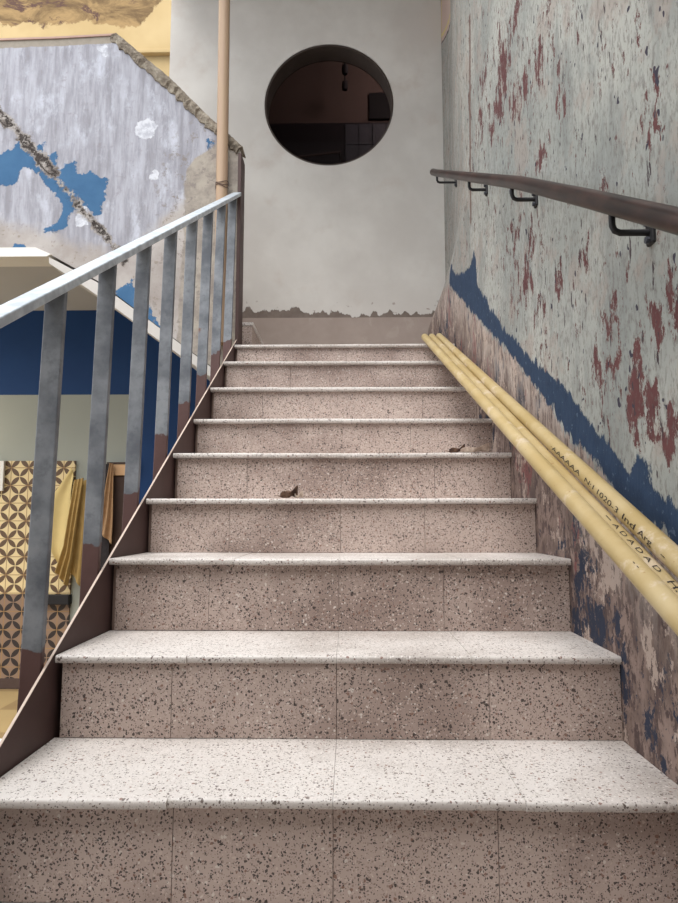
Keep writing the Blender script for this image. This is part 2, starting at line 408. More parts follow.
def floor_mat():
    m = NT('ochre floor tile'); x, y, z = m.sep()
    ch = m.n('ShaderNodeTexChecker'); m.put(ch.inputs['Vector'], m.pos); ch.inputs['Scale'].default_value = 2.5
    ch.inputs['Color1'].default_value = lin(164, 140, 96); ch.inputs['Color2'].default_value = lin(134, 110, 74)
    return m.done(m.mix(.25, ch.outputs[0], m.mix(m.noise(6, 5), lin(128, 106, 76), lin(166, 146, 108))), .45, 0, None, .4)
M['floor'] = floor_mat()
def leaf_mat(name, a, b):
    m = NT(name); return m.done(m.mix(m.step(m.noise(70, 4), .35, .65), a, b), .7, 0, None, .3)
M['leaf_dark'] = leaf_mat('dark dry leaf', lin(62, 44, 38), lin(110, 84, 68))
M['leaf_pale'] = leaf_mat('pale dry leaf', lin(178, 158, 144), lin(214, 198, 184))
M['reveal'] = plain('dark brown rendered reveal', lin(74, 64, 59), .85, 0, .35, 9)
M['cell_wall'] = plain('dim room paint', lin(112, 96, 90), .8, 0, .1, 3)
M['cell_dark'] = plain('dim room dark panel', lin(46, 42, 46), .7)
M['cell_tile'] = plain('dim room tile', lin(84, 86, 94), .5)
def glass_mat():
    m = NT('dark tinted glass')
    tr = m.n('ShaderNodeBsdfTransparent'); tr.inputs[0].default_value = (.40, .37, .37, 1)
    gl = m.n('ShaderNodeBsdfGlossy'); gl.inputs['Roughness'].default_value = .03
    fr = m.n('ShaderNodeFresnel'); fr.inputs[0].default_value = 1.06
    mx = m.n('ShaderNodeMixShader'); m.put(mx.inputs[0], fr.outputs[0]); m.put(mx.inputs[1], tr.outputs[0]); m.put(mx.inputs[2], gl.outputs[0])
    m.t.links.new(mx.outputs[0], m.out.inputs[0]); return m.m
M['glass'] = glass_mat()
M['ceiling'] = plain('grey plaster ceiling', lin(150, 146, 142), .9, 0, .06, 3)
M['plaster'] = plain('grey plaster', lin(150, 142, 136), .9, 0, .1, 4)
M['mosaic'] = None

# ------------------------------------------------------------------ setting
bm = bmesh.new(); box(bm, -6, 1.0, -4.0, 5.6, FLOOR - .12, FLOOR); struct(obj('floor', bm, M['floor']))

# right wall: one surface, its far end splays out above the cement base
bm = bmesh.new(); st = .025; ys = np.arange(-2.6, YB + .11, st); zs = np.arange(FLOOR, 5.0, st)
def sm(t): t = min(1, max(0, t)); return t * t * (3 - 2 * t)
def wall_x(y, z):
    return HW + .125 * sm((y - 1.75) / 1.4) * sm((z - 1.86) / .34)
V = [[bm.verts.new((wall_x(y, z), y, z)) for z in zs] for y in ys]
for i in range(len(ys) - 1):
    for j in range(len(zs) - 1): bm.faces.new((V[i][j], V[i][j + 1], V[i + 1][j + 1], V[i + 1][j]))
ny, nz = len(ys), len(zs)
B = [bm.verts.new((HW + .35, ys[i], zs[j])) for i, j in ((0, 0), (0, nz - 1), (ny - 1, nz - 1), (ny - 1, 0))]
bm.faces.new(B)
bm.faces.new([V[0][j] for j in range(nz)] + [B[1], B[0]]); bm.faces.new([V[ny - 1][j] for j in range(nz)][::-1] + [B[3], B[2]])
bm.faces.new([V[i][0] for i in range(ny)][::-1] + [B[0], B[3]]); bm.faces.new([V[i][nz - 1] for i in range(ny)] + [B[2], B[1]])
wr = struct(obj('wall_right', bm, M['wall_right'], smooth=True))
co = coords(wr); P = co[:, 1:3]
def wl(pts): return [tuple(at(u, v, 0, HW)[1:]) for u, v in pts]
up = [(449, 262), (456, 275), (470, 268), (474, 250), (478, 285), (501, 325), (529, 356), (560, 382), (584, 416), (612, 451), (628, 471), (643, 451), (655, 487), (678, 510), (720, 560), (790, 640)]
dn = [(790, 720), (720, 610), (678, 548), (623, 500), (600, 467), (568, 435), (544, 396), (509, 352), (477, 318), (462, 300), (450, 286)]
set_attr(wr, 'stripe', sdf_poly(P, wl(up) + wl(dn)))
base_line = [(2.9, 2.02), (2.3, 1.84)] + sorted([tuple(p) for p in wl(dn[2:])], reverse=True) + [(-.3, .42), (-2.6, -.95)]
bl = np.array(base_line)[::-1]; zz = np.interp(P[:, 0], bl[:, 0], bl[:, 1])
set_attr(wr, 'low', np.clip(zz - P[:, 1], -1, 1) * .8)
red = np.zeros(len(P))
for u, v, su, sv, k in ((505, 60, 12, 26, .9), (520, 92, 14, 22, .95), (497, 108, 12, 20, 1.0), (561, 88, 8, 28, 1.0), (515, 20, 9, 16, .8), (548, 5, 8, 10, .9), (480, 110, 7, 30, .7), (540, 60, 8, 14, .7), (652, 80, 12, 16, .9), (648, 138, 14, 16, .8), (540, 158, 9, 14, .8),
                       (527, 268, 12, 30, .9), (516, 228, 9, 20, .9), (545, 300, 10, 18, .7), (556, 285, 9, 26, .7), (575, 300, 8, 12, .5), (552, 330, 14, 10, .8), (615, 322, 10, 20, 1.0), (650, 330, 18, 28, 1.0), (640, 398, 16, 34, 1.25), (602, 366, 16, 14, .75), (668, 290, 8, 22, .6),
                       (660, 440, 22, 14, .8), (565, 55, 6, 12, .5), (490, 60, 8, 20, .4), (676, 300, 10, 26, .9), (625, 60, 7, 12, .6), (590, 250, 8, 10, .5)):
    c = at(u, v, 0, HW)[1:]; d = abs(HW - CAM[0]) ; cy = at(u + su, v, 0, HW)[1]; cz = at(u, v + sv, 0, HW)[2]
    sy = max(.04, abs(cy - c[0])); sz = max(.04, abs(cz - c[1]))
    red = np.maximum(red, k * np.exp(-((P[:, 0] - c[0]) / sy) ** 2 * .6 - ((P[:, 1] - c[1]) / sz) ** 2 * .6))
set_attr(wr, 'patch', sdf_poly(P, [tuple(at(u, v, 0, .683)[1:]) for u, v in ((440, -40), (456, -40), (455, 20), (440, 44))]))
set_attr(wr, 'groove', sdf_line(P, [(1.70, 1.9), (1.69, 2.12), (1.66, 2.45), (1.62, 2.8)]))
g = sdf_line(P, [(1.69, 2.12), (1.66, 2.45), (1.62, 2.8)]); red = np.maximum(red, .95 * np.exp(-(g / .03) ** 2))
set_attr(wr, 'red', red)

# back wall (front y=YB) with its round opening
hc = (-.1165, 3.534); hr = .459
def wall_with_hole(x0, x1, z0, z1, ya, yb, c, r):
    bm = bmesh.new(); n = 96; s = r * 1.15
    sq, ci = [], []
    for k in range(n):
        a = 2 * math.pi * k / n; ca, sa = math.cos(a), math.sin(a); m_ = s / max(abs(ca), abs(sa))
        ci.append((c[0] + r * ca, c[1] + r * sa)); sq.append((c[0] + m_ * ca, c[1] + m_ * sa))
    for y in (ya, yb):
        A = [bm.verts.new((p[0], y, p[1])) for p in ci]; Bv = [bm.verts.new((p[0], y, p[1])) for p in sq]
        for k in range(n): bm.faces.new((A[k], A[(k + 1) % n], Bv[(k + 1) % n], Bv[k]))
        xs = [x0, c[0] - s, c[0] + s, x1]; zs_ = [z0, c[1] - s, c[1] + s, z1]
        for i in range(3):
            for j in range(3):
                if i == 1 and j == 1: continue
                bm.faces.new([bm.verts.new(q) for q in ((xs[i], y, zs_[j]), (xs[i + 1], y, zs_[j]), (xs[i + 1], y, zs_[j + 1]), (xs[i], y, zs_[j + 1]))])
    for (a, b) in (((x0, z0), (x1, z0)), ((x1, z0), (x1, z1)), ((x1, z1), (x0, z1)), ((x0, z1), (x0, z0))):
        bm.faces.new([bm.verts.new(q) for q in ((a[0], ya, a[1]), (b[0], ya, b[1]), (b[0], yb, b[1]), (a[0], yb, a[1]))])
    bmesh.ops.remove_doubles(bm, verts=bm.verts[:], dist=1e-5)
    return bm
struct(obj('wall_back', wall_with_hole(-1.262, 1.0, SOFFIT + .0 - .75, 5.9, YB, YB + .16, hc, hr), M['wall_back']))
# round window: rendered reveal ring, glass
bm = bmesh.new(); n = 96
for (r0, r1) in ((hr - .0015, hr - .012),):
    rings = []
    for y, r in ((YB + .003, r0), (YB + .158, r0), (YB + .158, r1), (YB + .003, r1)):
        rings.append([bm.verts.new((hc[0] + r * math.cos(2 * math.pi * k / n), y, hc[1] + r * math.sin(2 * math.pi * k / n))) for k in range(n)])
    for a, b in zip(rings, rings[1:] + rings[:1]):
        for k in range(n): bm.faces.new((a[k], a[(k + 1) % n], b[(k + 1) % n], b[k]))
win = struct(obj('window_1', bm, M['reveal'], smooth=True))
bm = bmesh.new()
for y in (YB + .150, YB + .156):
    bm.faces.new([bm.verts.new((hc[0] + (hr - .012) * math.cos(2 * math.pi * k / n), y, hc[1] + (hr - .012) * math.sin(2 * math.pi * k / n))) for k in range(n)])
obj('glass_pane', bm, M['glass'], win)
# dim room behind the round window
yi = YB + .17
yw = yi + 1.6; HC = 5.75
zsp = float(at(380, 123, 1, yw)[2])
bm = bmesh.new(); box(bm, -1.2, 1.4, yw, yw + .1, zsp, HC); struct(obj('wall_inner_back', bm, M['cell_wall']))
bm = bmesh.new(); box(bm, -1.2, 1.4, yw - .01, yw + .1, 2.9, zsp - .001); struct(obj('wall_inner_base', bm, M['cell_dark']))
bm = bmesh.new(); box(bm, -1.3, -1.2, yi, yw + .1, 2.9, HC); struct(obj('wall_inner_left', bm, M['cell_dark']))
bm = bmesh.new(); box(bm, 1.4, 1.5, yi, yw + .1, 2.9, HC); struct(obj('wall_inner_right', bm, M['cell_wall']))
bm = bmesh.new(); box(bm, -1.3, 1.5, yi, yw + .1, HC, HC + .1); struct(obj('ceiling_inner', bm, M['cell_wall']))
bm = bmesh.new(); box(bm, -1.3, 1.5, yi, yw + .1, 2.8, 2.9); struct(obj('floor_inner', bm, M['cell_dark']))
a_, b_ = at(345, 123, 1, yw - .02), at(400, 175, 1, yw - .02)
tl = thing('wall_tiling', 'dim tiled panel low on the right behind the round glass', 'panel', (a_[0], yw, 2.9))
for i in range(4):
    for j in range(9):
        w_ = (b_[0] - a_[0]) / 4; x_ = a_[0] + i * w_; h_ = .22; z_ = a_[2] - .012 - (j + 1) * h_
        if z_ > 2.9: bm = bmesh.new(); box(bm, x_ + .004, x_ + w_ - .004, yw - .024, yw - .011, z_ + .004, z_ + h_ - .004); obj('tile', bm, M['cell_tile'], tl)
a_, b_ = at(369, 93, 1, yw - .02), at(395, 119, 1, yw - .02)
bm = bmesh.new(); box(bm, a_[0], b_[0], yw - .03, yw - .001, b_[2], a_[2], .004); tag(obj('dark_board', bm, M['dark']), 'dark square board on the inner wall behind the round glass', 'board')
a_, b_ = at(300, 157, 1, yw - .3), at(340, 152, 1, yw - .3)
bm = bmesh.new(); tube(bm, [(-1.199, yw - .3, a_[2] - .1), tuple(a_), tuple(b_), (b_[0] + .01, yw - .012, b_[2])], .012, 10); tag(obj('inner_rail', bm, M['cell_wall']), 'thin pale rail low behind the round glass', 'rail')

# lower wall under the landing, soffit, ochre room above
bm = bmesh.new(); box(bm, -6, -.72, YB - .004, YB + .0, FLOOR, SOFFIT + .1); box(bm, -.72, HW, YB - .004, YB, FLOOR, 1.27); struct(obj('wall_lower', bm, M['lower_wall']))
bm = bmesh.new(); prism(bm, [(-6, 2.31), (-6, SOFFIT + .005), (-1.56, SOFFIT + .005), (-.70, 1.36), (-.57, 1.30), (-.57, 1.44), (-1.70, 2.31)], 1, YP + .1, YB - .002)
struct(obj('ceiling_soffit', bm, M['soffit']))
bm = bmesh.new(); diced(bm, [(-6, 2.3), (0, 2.3), (0, 7.5), (-6, 7.5)], 1, 5.5, .1)
wf = struct(obj('wall_far', bm, M['ochre']))
pc = coords(wf); zst = at(80, 25, 1, 5.5)[2]
set_attr(wf, 'stain', np.clip(pc[:, 2] - zst - np.clip((pc[:, 0] + 2.3) * .9, 0, 1), -1, 1))
zc = at(150, 51, 1, 5.45)[2]
bm = bmesh.new(); box(bm, -2.35, -1.0, 5.44, 5.498, zc - .025, zc + .02, .008); struct(obj('trim_1', bm, M['ochre']))
set_attr(bpy.data.objects['trim_1'], 'stain', [-1] * len(bpy.data.objects['trim_1'].data.vertices))
bm = bmesh.new(); box(bm, -6, -.2, YB + .17, 5.5, 2.2, 2.3); struct(obj('floor_upper', bm, M['floor']))

# parapet of the upper flight: painted face with paint fields, cement edge, body behind
face_px = [(-150, 44), (0, 41), (60, 39), (114, 36), (140, 58), (170, 83), (188, 101), (205, 118), (222, 133), (240, 150)]
top = [tuple(at(u, v, 1, YP)[[0, 2]]) for u, v in face_px]
XR = -.567
top[-1] = (XR, top[-1][1])
poly = top + [(XR, 1.33), (-.70, 1.40)] + [tuple(at(u, v, 1, YP)[[0, 2]]) for u, v in ((98, 281), (55, 257), (37, 249), (0, 249), (-150, 249))]
bm = bmesh.new(); prism(bm, poly, 1, YP + .004, YP + .11)
par = struct(obj('wall_parapet', bm, M['plaster']))
bm = bmesh.new(); diced(bm, poly, 1, YP, .02)
fo = obj('painted_face', bm, M['parapet'], par)
P = coords(fo)[:, [0, 2]]
def pl(pts): return [tuple(at(u, v, 1, YP)[[0, 2]]) for u, v in pts]
b1 = pl([(-30, 158), (10, 152), (22, 135), (32, 148), (44, 143), (45, 153), (57, 151), (58, 168), (75, 157), (78, 172), (90, 169), (106, 178), (105, 200), (96, 214), (86, 200), (72, 212), (64, 228), (44, 232), (60, 222), (62, 200), (40, 176), (25, 170), (14, 185), (-30, 186)])
b2 = pl([(112, 290), (126, 285), (132, 278), (136, 296), (150, 310), (160, 330), (158, 345), (140, 320), (120, 302)])
b3 = pl([(206, 139), (212, 134), (214, 144), (209, 150)])
b4 = pl([(14, 243), (30, 244), (28, 249), (12, 249)])
set_attr(fo, 'blue', np.maximum.reduce([sdf_poly(P, b) for b in (b1, b2, b3, b4)]))
set_attr(fo, 'crack', sdf_line(P, pl([(-20, 95), (15, 128), (45, 165), (70, 195), (95, 225), (115, 248), (124, 262)])))
cp = pl([(186, 170), (196, 158), (212, 148), (219, 140), (250, 138), (250, 215), (190, 215), (184, 195)])
cp2 = pl([(184, 200), (250, 200), (250, 420), (200, 380), (176, 340), (182, 260)])
set_attr(fo, 'cement', np.maximum(sdf_poly(P, cp), sdf_poly(P, cp2)))
set_attr(fo, 'white', np.maximum.reduce([sdf_poly(P, pl(q)) for q in ([(97, 44), (110, 45), (108, 56), (102, 57), (97, 51)], [(137, 122), (150, 118), (157, 126), (152, 138), (140, 139), (136, 132)], [(76, 214), (84, 208), (86, 222), (76, 228)], [(150, 172), (156, 170), (158, 178), (151, 180)])]))
set_attr(fo, 'cap', sdf_line(P, top[:4]) + np.where(P[:, 0] > top[3][0], .05, 0))
set_attr(fo, 'lower', np.clip(-(P[:, 1] - np.interp(P[:, 0], [-1.95, -1.2, -.6], [2.25, 2.0, 2.6])), -1, 1))
# pink edge along the flat top and broken cement down the slope
bm = bmesh.new(); tp = np.array(top)
prism(bm, [tuple(tp[0]), tuple(tp[1]), tuple(tp[2]), tuple(tp[3]), tuple(tp[3] + (.012, .012)), tuple(tp[2] + (0, .012)), tuple(tp[1] + (0, .012)), tuple(tp[0] + (0, .012))], 1, YP - .006, YP + .11)
obj('cement_coping', bm, M['pinkedge'], par)
rnd = random.Random(3)
bm = bmesh.new(); segs = 60; L = np.array([np.interp(np.linspace(0, 1, segs + 1), np.linspace(0, 1, len(top) - 3), tp[3:, k]) for k in (0, 1)]).T
ring = []
for i, (x, z) in enumerate(L):
    w = .024 + .02 * rnd.random(); h = .006 + .012 * rnd.random(); o = .006 + .014 * rnd.random()
    dx, dz = -.70, -.71                                  # towards the painted face
    ring.append([bm.verts.new(q) for q in ((x + .012, YP + .11, z + .012 + h * .3), (x + .012, YP - o * .3, z + .012 + h * .4), (x + dx * w * .45, YP - o, z + dz * w * .45 + h), (x + dx * w, YP - o * .5, z + dz * w), (x + dx * w * 1.05, YP + .003, z + dz * w * 1.05))])
for a, b in zip(ring, ring[1:]):
    for k in range(4): bm.faces.new((a[k], a[k + 1], b[k + 1], b[k]))
bm.faces.new(ring[0]); bm.faces.new(ring[-1][::-1])
obj('broken_edge', bm, M['rubble'], par)
# white slab edge and sloping soffit edge
z0 = at(20, 249, 1, YP)[2]; z1 = at(20, 258, 1, YP)[2]
bm = bmesh.new(); prism(bm, [(-6, z0), (-1.66, z0), (-1.575, z1 + .012), (-1.60, z1), (-6, z1)], 1, YP - .02, YP + .12); struct(obj('trim_2', bm, M['trimwhite']))
bm = bmesh.new(); q = pl([(50, 258), (98, 283), (150, 321), (212, 368), (236, 386), (236, 399), (212, 378), (150, 334), (118, 310), (85, 287), (50, 264)]); prism(bm, q, 1, YP - .012, YP + .14); struct(obj('trim_3', bm, M['trimgrey']))
# brown end edge of the parapet
bm = bmesh.new(); box(bm, XR - .012, XR + .006, YP - .006, YP + .115, 1.50, top[-1][1] - .02, .002); obj('end_edge', bm, M['brown'], par)

bm = bmesh.new(); box(bm, -6, -1.58, 2.19, 2.27, FLOOR + .0005, FLOOR + .012, .002); struct(obj('trim_4', bm, M['trimwhite']))
# ceiling above the landing (outside the picture, shades the wall)
bm = bmesh.new(); box(bm, -1.3, 1.0, 1.45, YB - .002, 4.55, 4.75); struct(obj('ceiling', bm, M['ceiling']))
# wall behind the camera and ground-level house side
bm = bmesh.new(); box(bm, -6, 1.0, -4.2, -4.0, FLOOR, 3.2); struct(obj('wall_front', bm, M['plaster']))
bm = bmesh.new(); box(bm, -6, 1.0, -4.0, -1.25, 2.2, 2.4); struct(obj('shade_slab_entry', bm, M['plaster']))  # unseen slab, added so the lower risers fall darker

# ------------------------------------------------------------------ staircase
stair = thing('staircase', 'straight flight of terrazzo steps with white treads and pinkish speckled risers', 'stairs', (0, -1.0, FLOOR))
ks = list(range(-2, 10))
pts = [(-.82 + OV + .012, FLOOR)]
for k in ks:
    y = (k - 1) * T + OV + .012
    pts += [(y, ZK[k] - .0165), (k * T + OV + .012, ZK[k] - .0165)] if k < 9 else [(y, ZK[k] - .0165), (YB - .004, ZK[k] - .0165)]
pts += [(YB - .004, 1.31), (2.35, 1.31), (1.6, FLOOR)]
bm = bmesh.new(); prism(bm, pts, 0, -HW + .002, HW - .002); obj('stair_core', bm, M['core'], stair)
rnd = random.Random(11)
def ov(k): return .009 if k == 2 else OV
for k in ks:
    seams = [-HW + .001, -.285 + rnd.uniform(-.02, .03), 0.0, .285 + rnd.uniform(-.03, .02), HW - .001]
    yb = k * T + ov(k + 1) + .002 if k < 9 else YB - .005
    bm = bmesh.new()
    for a, b in zip(seams, seams[1:]):
        j = rnd.uniform(-.0025, .0025); h = rnd.uniform(-.0008, .0008)
        slab(bm, a + .0003, b - .0003, (k - 1) * T + j, yb, ZK[k] - .0155 + h, ZK[k] + h, .0055)
    obj('tread', bm, M['tread'], stair, True)
    zb = ZK[k - 1] if k - 1 in ZK else FLOOR
    seams[1] = -.285 + rnd.uniform(-.06, .06); seams[3] = .285 + rnd.uniform(-.06, .06)
    if k >= 2: seams[0] += .011
    bm = bmesh.new()
    for a, b in zip(seams, seams[1:]):
        j = rnd.uniform(-.001, .001)
        box(bm, a + .0005, b - .0005, (k - 1) * T + ov(k) + j, (k - 1) * T + OV + .012, zb + .001, ZK[k] - .016)
    obj('riser', bm, M['riser'], stair)

# first step of the upper flight turning left behind the parapet
bm = bmesh.new()
prism(bm, [(-.512, 1.4895), (-.512, 1.66), (-.80, 1.66), (-.80, 1.82), (-1.0, 1.82), (-1.0, 1.79), (-.64, 1.505), (-.60, 1.4895)], 1, YP + .13, YB - .006)
us = thing('upper_steps', 'terrazzo faced first steps turning left off the top landing behind the parapet', 'stairs', (-.7, 2.8, 1.49))
obj('riser_block', bm, M['riser'], us)
bm = bmesh.new(); box(bm, -.80, -.502, YP + .125, YB - .006, 1.6605, 1.68, .004); box(bm, -1.0, -.79, YP + .125, YB - .006, 1.8205, 1.84, .004); obj('tread', bm, M['tread'], us)

# ------------------------------------------------------------------ left railing
rl = thing('stair_railing', 'grey steel railing with upright flat bars on a brown stringer plate', 'railing', (-.59, .7, ZK[4]))
def line(y): return .163 + .6045 * y
ya, yz = -.83, 2.27
bm = bmesh.new(); prism(bm, [(ya, line(ya)), (yz, line(yz)), (yz, line(yz) - .34), (ya, FLOOR + .002)], 0, -.569, -.5645); obj('stringer_plate', bm, M['brown'], rl)
bm = bmesh.new(); prism(bm, [(ya, line(ya) + .0005), (ya, line(ya) + .002), (yz, line(yz) + .002), (yz, line(yz) + .0005)], 0, -.5692, -.5643); obj('bare_edge', bm, M['worn'], rl)
def rz(y): return .936 + .622 * y           # top of the handrail
ye = 2.292
bm = bmesh.new()
A = [(-.602, 0), (-.557, 0), (-.557, -.022), (-.602, -.022)]
ra = [bm.verts.new((x, ya - .1, rz(ya - .1) + z)) for x, z in A]; rb = [bm.verts.new((x, ye, rz(ye) + z)) for x, z in A]
bm.faces.new(ra); bm.faces.new(rb[::-1])
for i in range(4): bm.faces.new((ra[i], rb[i], rb[(i + 1) % 4], ra[(i + 1) % 4]))
bmesh.ops.bevel(bm, geom=bm.edges[:], offset=.003, segments=2, affect='EDGES', profile=.5)
obj('handrail', bm, M['rail'], rl)
by = [.242 + T * k for k in range(-4, 0)] + [.242, .514, .787, 1.060, 1.342, 1.614, 1.884, 2.166]
for y in by:
    bm = bmesh.new(); xt, xb = -.5795, -.5965; zt = rz(y) - .02; zb = line(y) - .16
    vs = []
    for x, z in ((xb, zb), (xt, zt)):
        for dx, dy in ((-.0205, -.008), (.0205, -.008), (.0205, .008), (-.0205, .008)):
            dz = .622 * dy if z == zt else 0
            vs.append(bm.verts.new((x + dx, y + dy, z + dz)))
    bm.faces.new(vs[:4][::-1]); bm.faces.new(vs[4:])
    for i in range(4): bm.faces.new((vs[i], vs[(i + 1) % 4], vs[4 + (i + 1) % 4], vs[4 + i]))
    bmesh.ops.bevel(bm, geom=bm.edges[:], offset=.0022, segments=2, affect='EDGES', profile=.5)
    obj('baluster', bm, M['bar'], rl)

# ------------------------------------------------------------------ wall handrail
hx = .493
pr = [at(u, v, 0, hx) for u, v in ((433, 172), (437, 173), (455, 175.2), (520, 183), (590, 199), (678, 221))]
d = (pr[-1] - pr[-2]) / (pr[-2][1] - pr[-1][1])
pr.append(pr[-1] + d * .9)
wh = thing('wall_handrail', 'dark brown round handrail on black brackets along the peeling wall', 'handrail', (HW, 1.0, pr[3][2] - .06))
bm = bmesh.new(); tube(bm, pr, .018, 28); obj('rail', bm, M['handrail'], wh, True)
prs = sorted(pr, key=lambda p: p[1])
def hz(y): return float(np.interp(y, [p[1] for p in prs], [p[2] for p in prs]))
for u, v in ((437, 172), (469, 180), (512, 192), (612, 222), (-1, -1)):
    y = at(u, v, 0, hx)[1] if u > 0 else -.62
    z = hz(y); xw = wall_x(y, z)
    bm = bmesh.new(); tube(bm, [(hx, y, z - .017), (hx, y, z - .040), (hx + .004, y, z - .049), (hx + .013, y, z - .053), (xw - .006, y, z - .053)], .0058, 12)
    br = obj('bracket', bm, M['black'], wh, True)
    bm = bmesh.new(); box(bm, xw - .007, xw + .002, y - .013, y + .013, z - .075, z - .028, .003)
    plate = obj('bracket_plate', bm, M['black'], br)
    bm = bmesh.new()
    for zz_ in (z - .036, z - .067): tube(bm, [(xw - .013, y, zz_), (xw - .006, y, zz_)], .006, 10)
    obj('bolt', bm, M['bolt'], br)

# ------------------------------------------------------------------ yellow plastic conduits leaning on the stairs
def pole(name, top_pt, low_pt, r, label, marks):
    a = Vector([float(c) for c in top_pt]); b = Vector([float(c) for c in low_pt]); d = (b - a).normalized()
    end = a + d * ((FLOOR + r - a.z) / d.z)
    a0 = a - d * .0
    t = thing(name, label, 'pipe', end, 'yellow conduit pipes along the wall')
    bm = bmesh.new()
    n = 28; u = d.cross(Vector((0, 0, 1))).normalized(); w = d.cross(u); prof = [(0, r), (1, r), (1, r - .0035), (0, r - .0035)]
    rings = [[bm.verts.new((a0.lerp(end, s)) + (u * math.cos(2 * math.pi * k / n) + w * math.sin(2 * math.pi * k / n)) * rr) for k in range(n)] for s, rr in prof]
    for A_, B_ in zip(rings, rings[1:] + rings[:1]):
        for k in range(n): bm.faces.new((A_[k], A_[(k + 1) % n], B_[(k + 1) % n], B_[k]))
    tb = obj('tube', bm, M['conduit'], t, True)
    if marks:
        for txt, u0, u1, off, size in marks:
            # picture column -> distance along the pole
            def along(uu):
                lo, hi = 0.0, (end - a).length
                for _ in range(40):
                    md = (lo + hi) / 2; p = a + d * md
                    rel = np.array(p) - CAM; cy_, sy_ = math.cos(YAW), math.sin(YAW)
                    X = rel[0] * cy_ - rel[1] * sy_; Y = rel[0] * sy_ + rel[1] * cy_
                    dep = Y * math.cos(PITCH) + rel[2] * math.sin(PITCH)
                    if dep < .05 or 339 + F * X / dep > uu: hi = md
                    else: lo = md
                return lo
            s0, s1 = along(u0), along(u1)
            cu = bpy.data.curves.new('t', 'FONT'); cu.body = txt; cu.size = size; cu.resolution_u = 3
            to = bpy.data.objects.new('t', cu); C.objects.link(to); bpy.context.view_layer.update()
            me = bpy.data.meshes.new_from_object(to.evaluated_get(bpy.context.evaluated_depsgraph_get()))
            bpy.data.objects.remove(to); tm = bmesh.new(); tm.from_mesh(me); bpy.data.meshes.remove(me)
            bmesh.ops.subdivide_edges(tm, edges=tm.edges[:], cuts=1)
            bmesh.ops.triangulate(tm, faces=tm.faces[:])
            xs_ = [v.co.x for v in tm.verts]; wd = max(xs_) - min(xs_); x0_ = min(xs_)
            pm = a + d * ((s0 + s1) / 2); view = Vector(CAM.tolist()) - pm; nn = (view - d * view.dot(d)).normalized(); upv = nn.cross(d)
            mp = {}; bmt = bmesh.new()
            for v in tm.verts:
                s = s0 + (v.co.x - x0_) / wd * (s1 - s0); ang = (v.co.y + off) / r
                mp[v.index] = bmt.verts.new(a + d * s + (nn * math.cos(ang) + upv * math.sin(ang)) * (r + .0006))
            for f in tm.faces: bmt.faces.new([mp[v.index] for v in f.verts])
            tm.free(); obj('printed_marking', bmt, M['ink'], tb)
    return t
pr_ = .0174
zl = ZK[9] + .022
def on_x(u, v, x): return at(u, v, 0, x)
pole('conduit_pipe', (.496, 2.275, zl + .040), on_x(678, 561.5, .519), pr_, 'yellow plastic pipe closest to the wall, topmost of the three, printed Ind Arg',
     [('·AAAAAA', 558, 588, -.012, .013), ('N:1', 593, 602, -.012, .012), ('1020-3', 606, 627, -.013, .014), ('Ind', 632, 644.5, -.013, .014), ('Arg', 648, 662, -.013, .014), ('-', 672, 676, -.013, .014)])
pole('conduit_pipe', (.4565, 2.265, zl + .035), on_x(678, 600, .499), pr_, 'yellow plastic pipe squeezed in the middle between the other two pipes',
     [('-', 607, 612, .006, .016), ('A D A D A D', 615, 661, .006, .011), ('H.', 670, 680, .006, .015)])
pole('conduit_pipe', (.418, 2.255, zl + .032), on_x(678, 616, .462), pr_, 'yellow plastic pipe nearest the steps, front one of the three',
     [('..', 637, 643, .004, .012)])

# ------------------------------------------------------------------ beige drain pipe in front of the parapet
px_, py_ = -.658, YP - .036
dp = thing('drain_pipe', 'beige vertical plastic pipe rising behind the top end of the railing', 'pipe', (px_, py_, 1.515))
bm = bmesh.new(); tube(bm, [(px_ + .003, py_, 1.52), (px_, py_, 2.4), (px_ - .018, py_, 5.4)], .031, 24); obj('pipe', bm, M['drain'], dp, True)
bm = bmesh.new(); tube(bm, [(px_ + .003, py_, 1.515), (px_ + .003, py_, 1.58)], .036, 24); obj('coupling', bm, M['drain'], dp, True)
bm = bmesh.new()
for i in range(3):
    c = [(px_ + .034 * math.cos(a), py_ + .034 * math.sin(a), 2.372 + .012 * i + .008 * math.sin(a * 2 + i)) for a in np.linspace(0, 2 * math.pi, 25)]
    tube(bm, c, .0016, 6, False)
obj('wire_tie', bm, M['brown'], dp)

# ------------------------------------------------------------------ dry leaves
def leaf(label, loc, length, width, curl, rot, mat, lift=0.0):
    t = thing('dry_leaf', label, 'leaf', loc, 'dry leaves on the steps')
    cr, sr = math.cos(rot), math.sin(rot)
    def fn(u, v):
        s = u * 2 - 1; w = width * math.sin(math.pi * min(.98, max(.02, u))) ** .7 * (1 + .18 * math.sin(u * 17)) ; q = (v * 2 - 1)
        x = s * length / 2; y = q * w / 2; z = curl * q * q * (.6 + .6 * u) + curl * .5 * max(0, s) ** 2 + .004 * math.sin(9 * u + 4 * v) + lift
        return (loc[0] + x * cr - y * sr, loc[1] + x * sr + y * cr, loc[2] + .003 + max(0, z))
    bm = bmesh.new(); sheet(bm, fn, 16, 8, .0012, (0, 0, 1)); bl_ = obj('blade', bm, mat, t, True)
    bm = bmesh.new(); p = fn(0, .5); tube(bm, [p, (p[0] - cr * .008, p[1] - sr * .008, p[2] + .003), (p[0] - cr * .018, p[1] - sr * .018, p[2] + .001)], [.0013, .001, .0008], 6); obj('stem', bm, M['leaf_dark'], t)
    return t
yl = 3 * T + .03
leaf('dark curled dry leaf near the middle of the fourth step up', (float(at(289, 492, 1, yl)[0]), yl, ZK[4]), .052, .036, .020, .2, M['leaf_dark'])
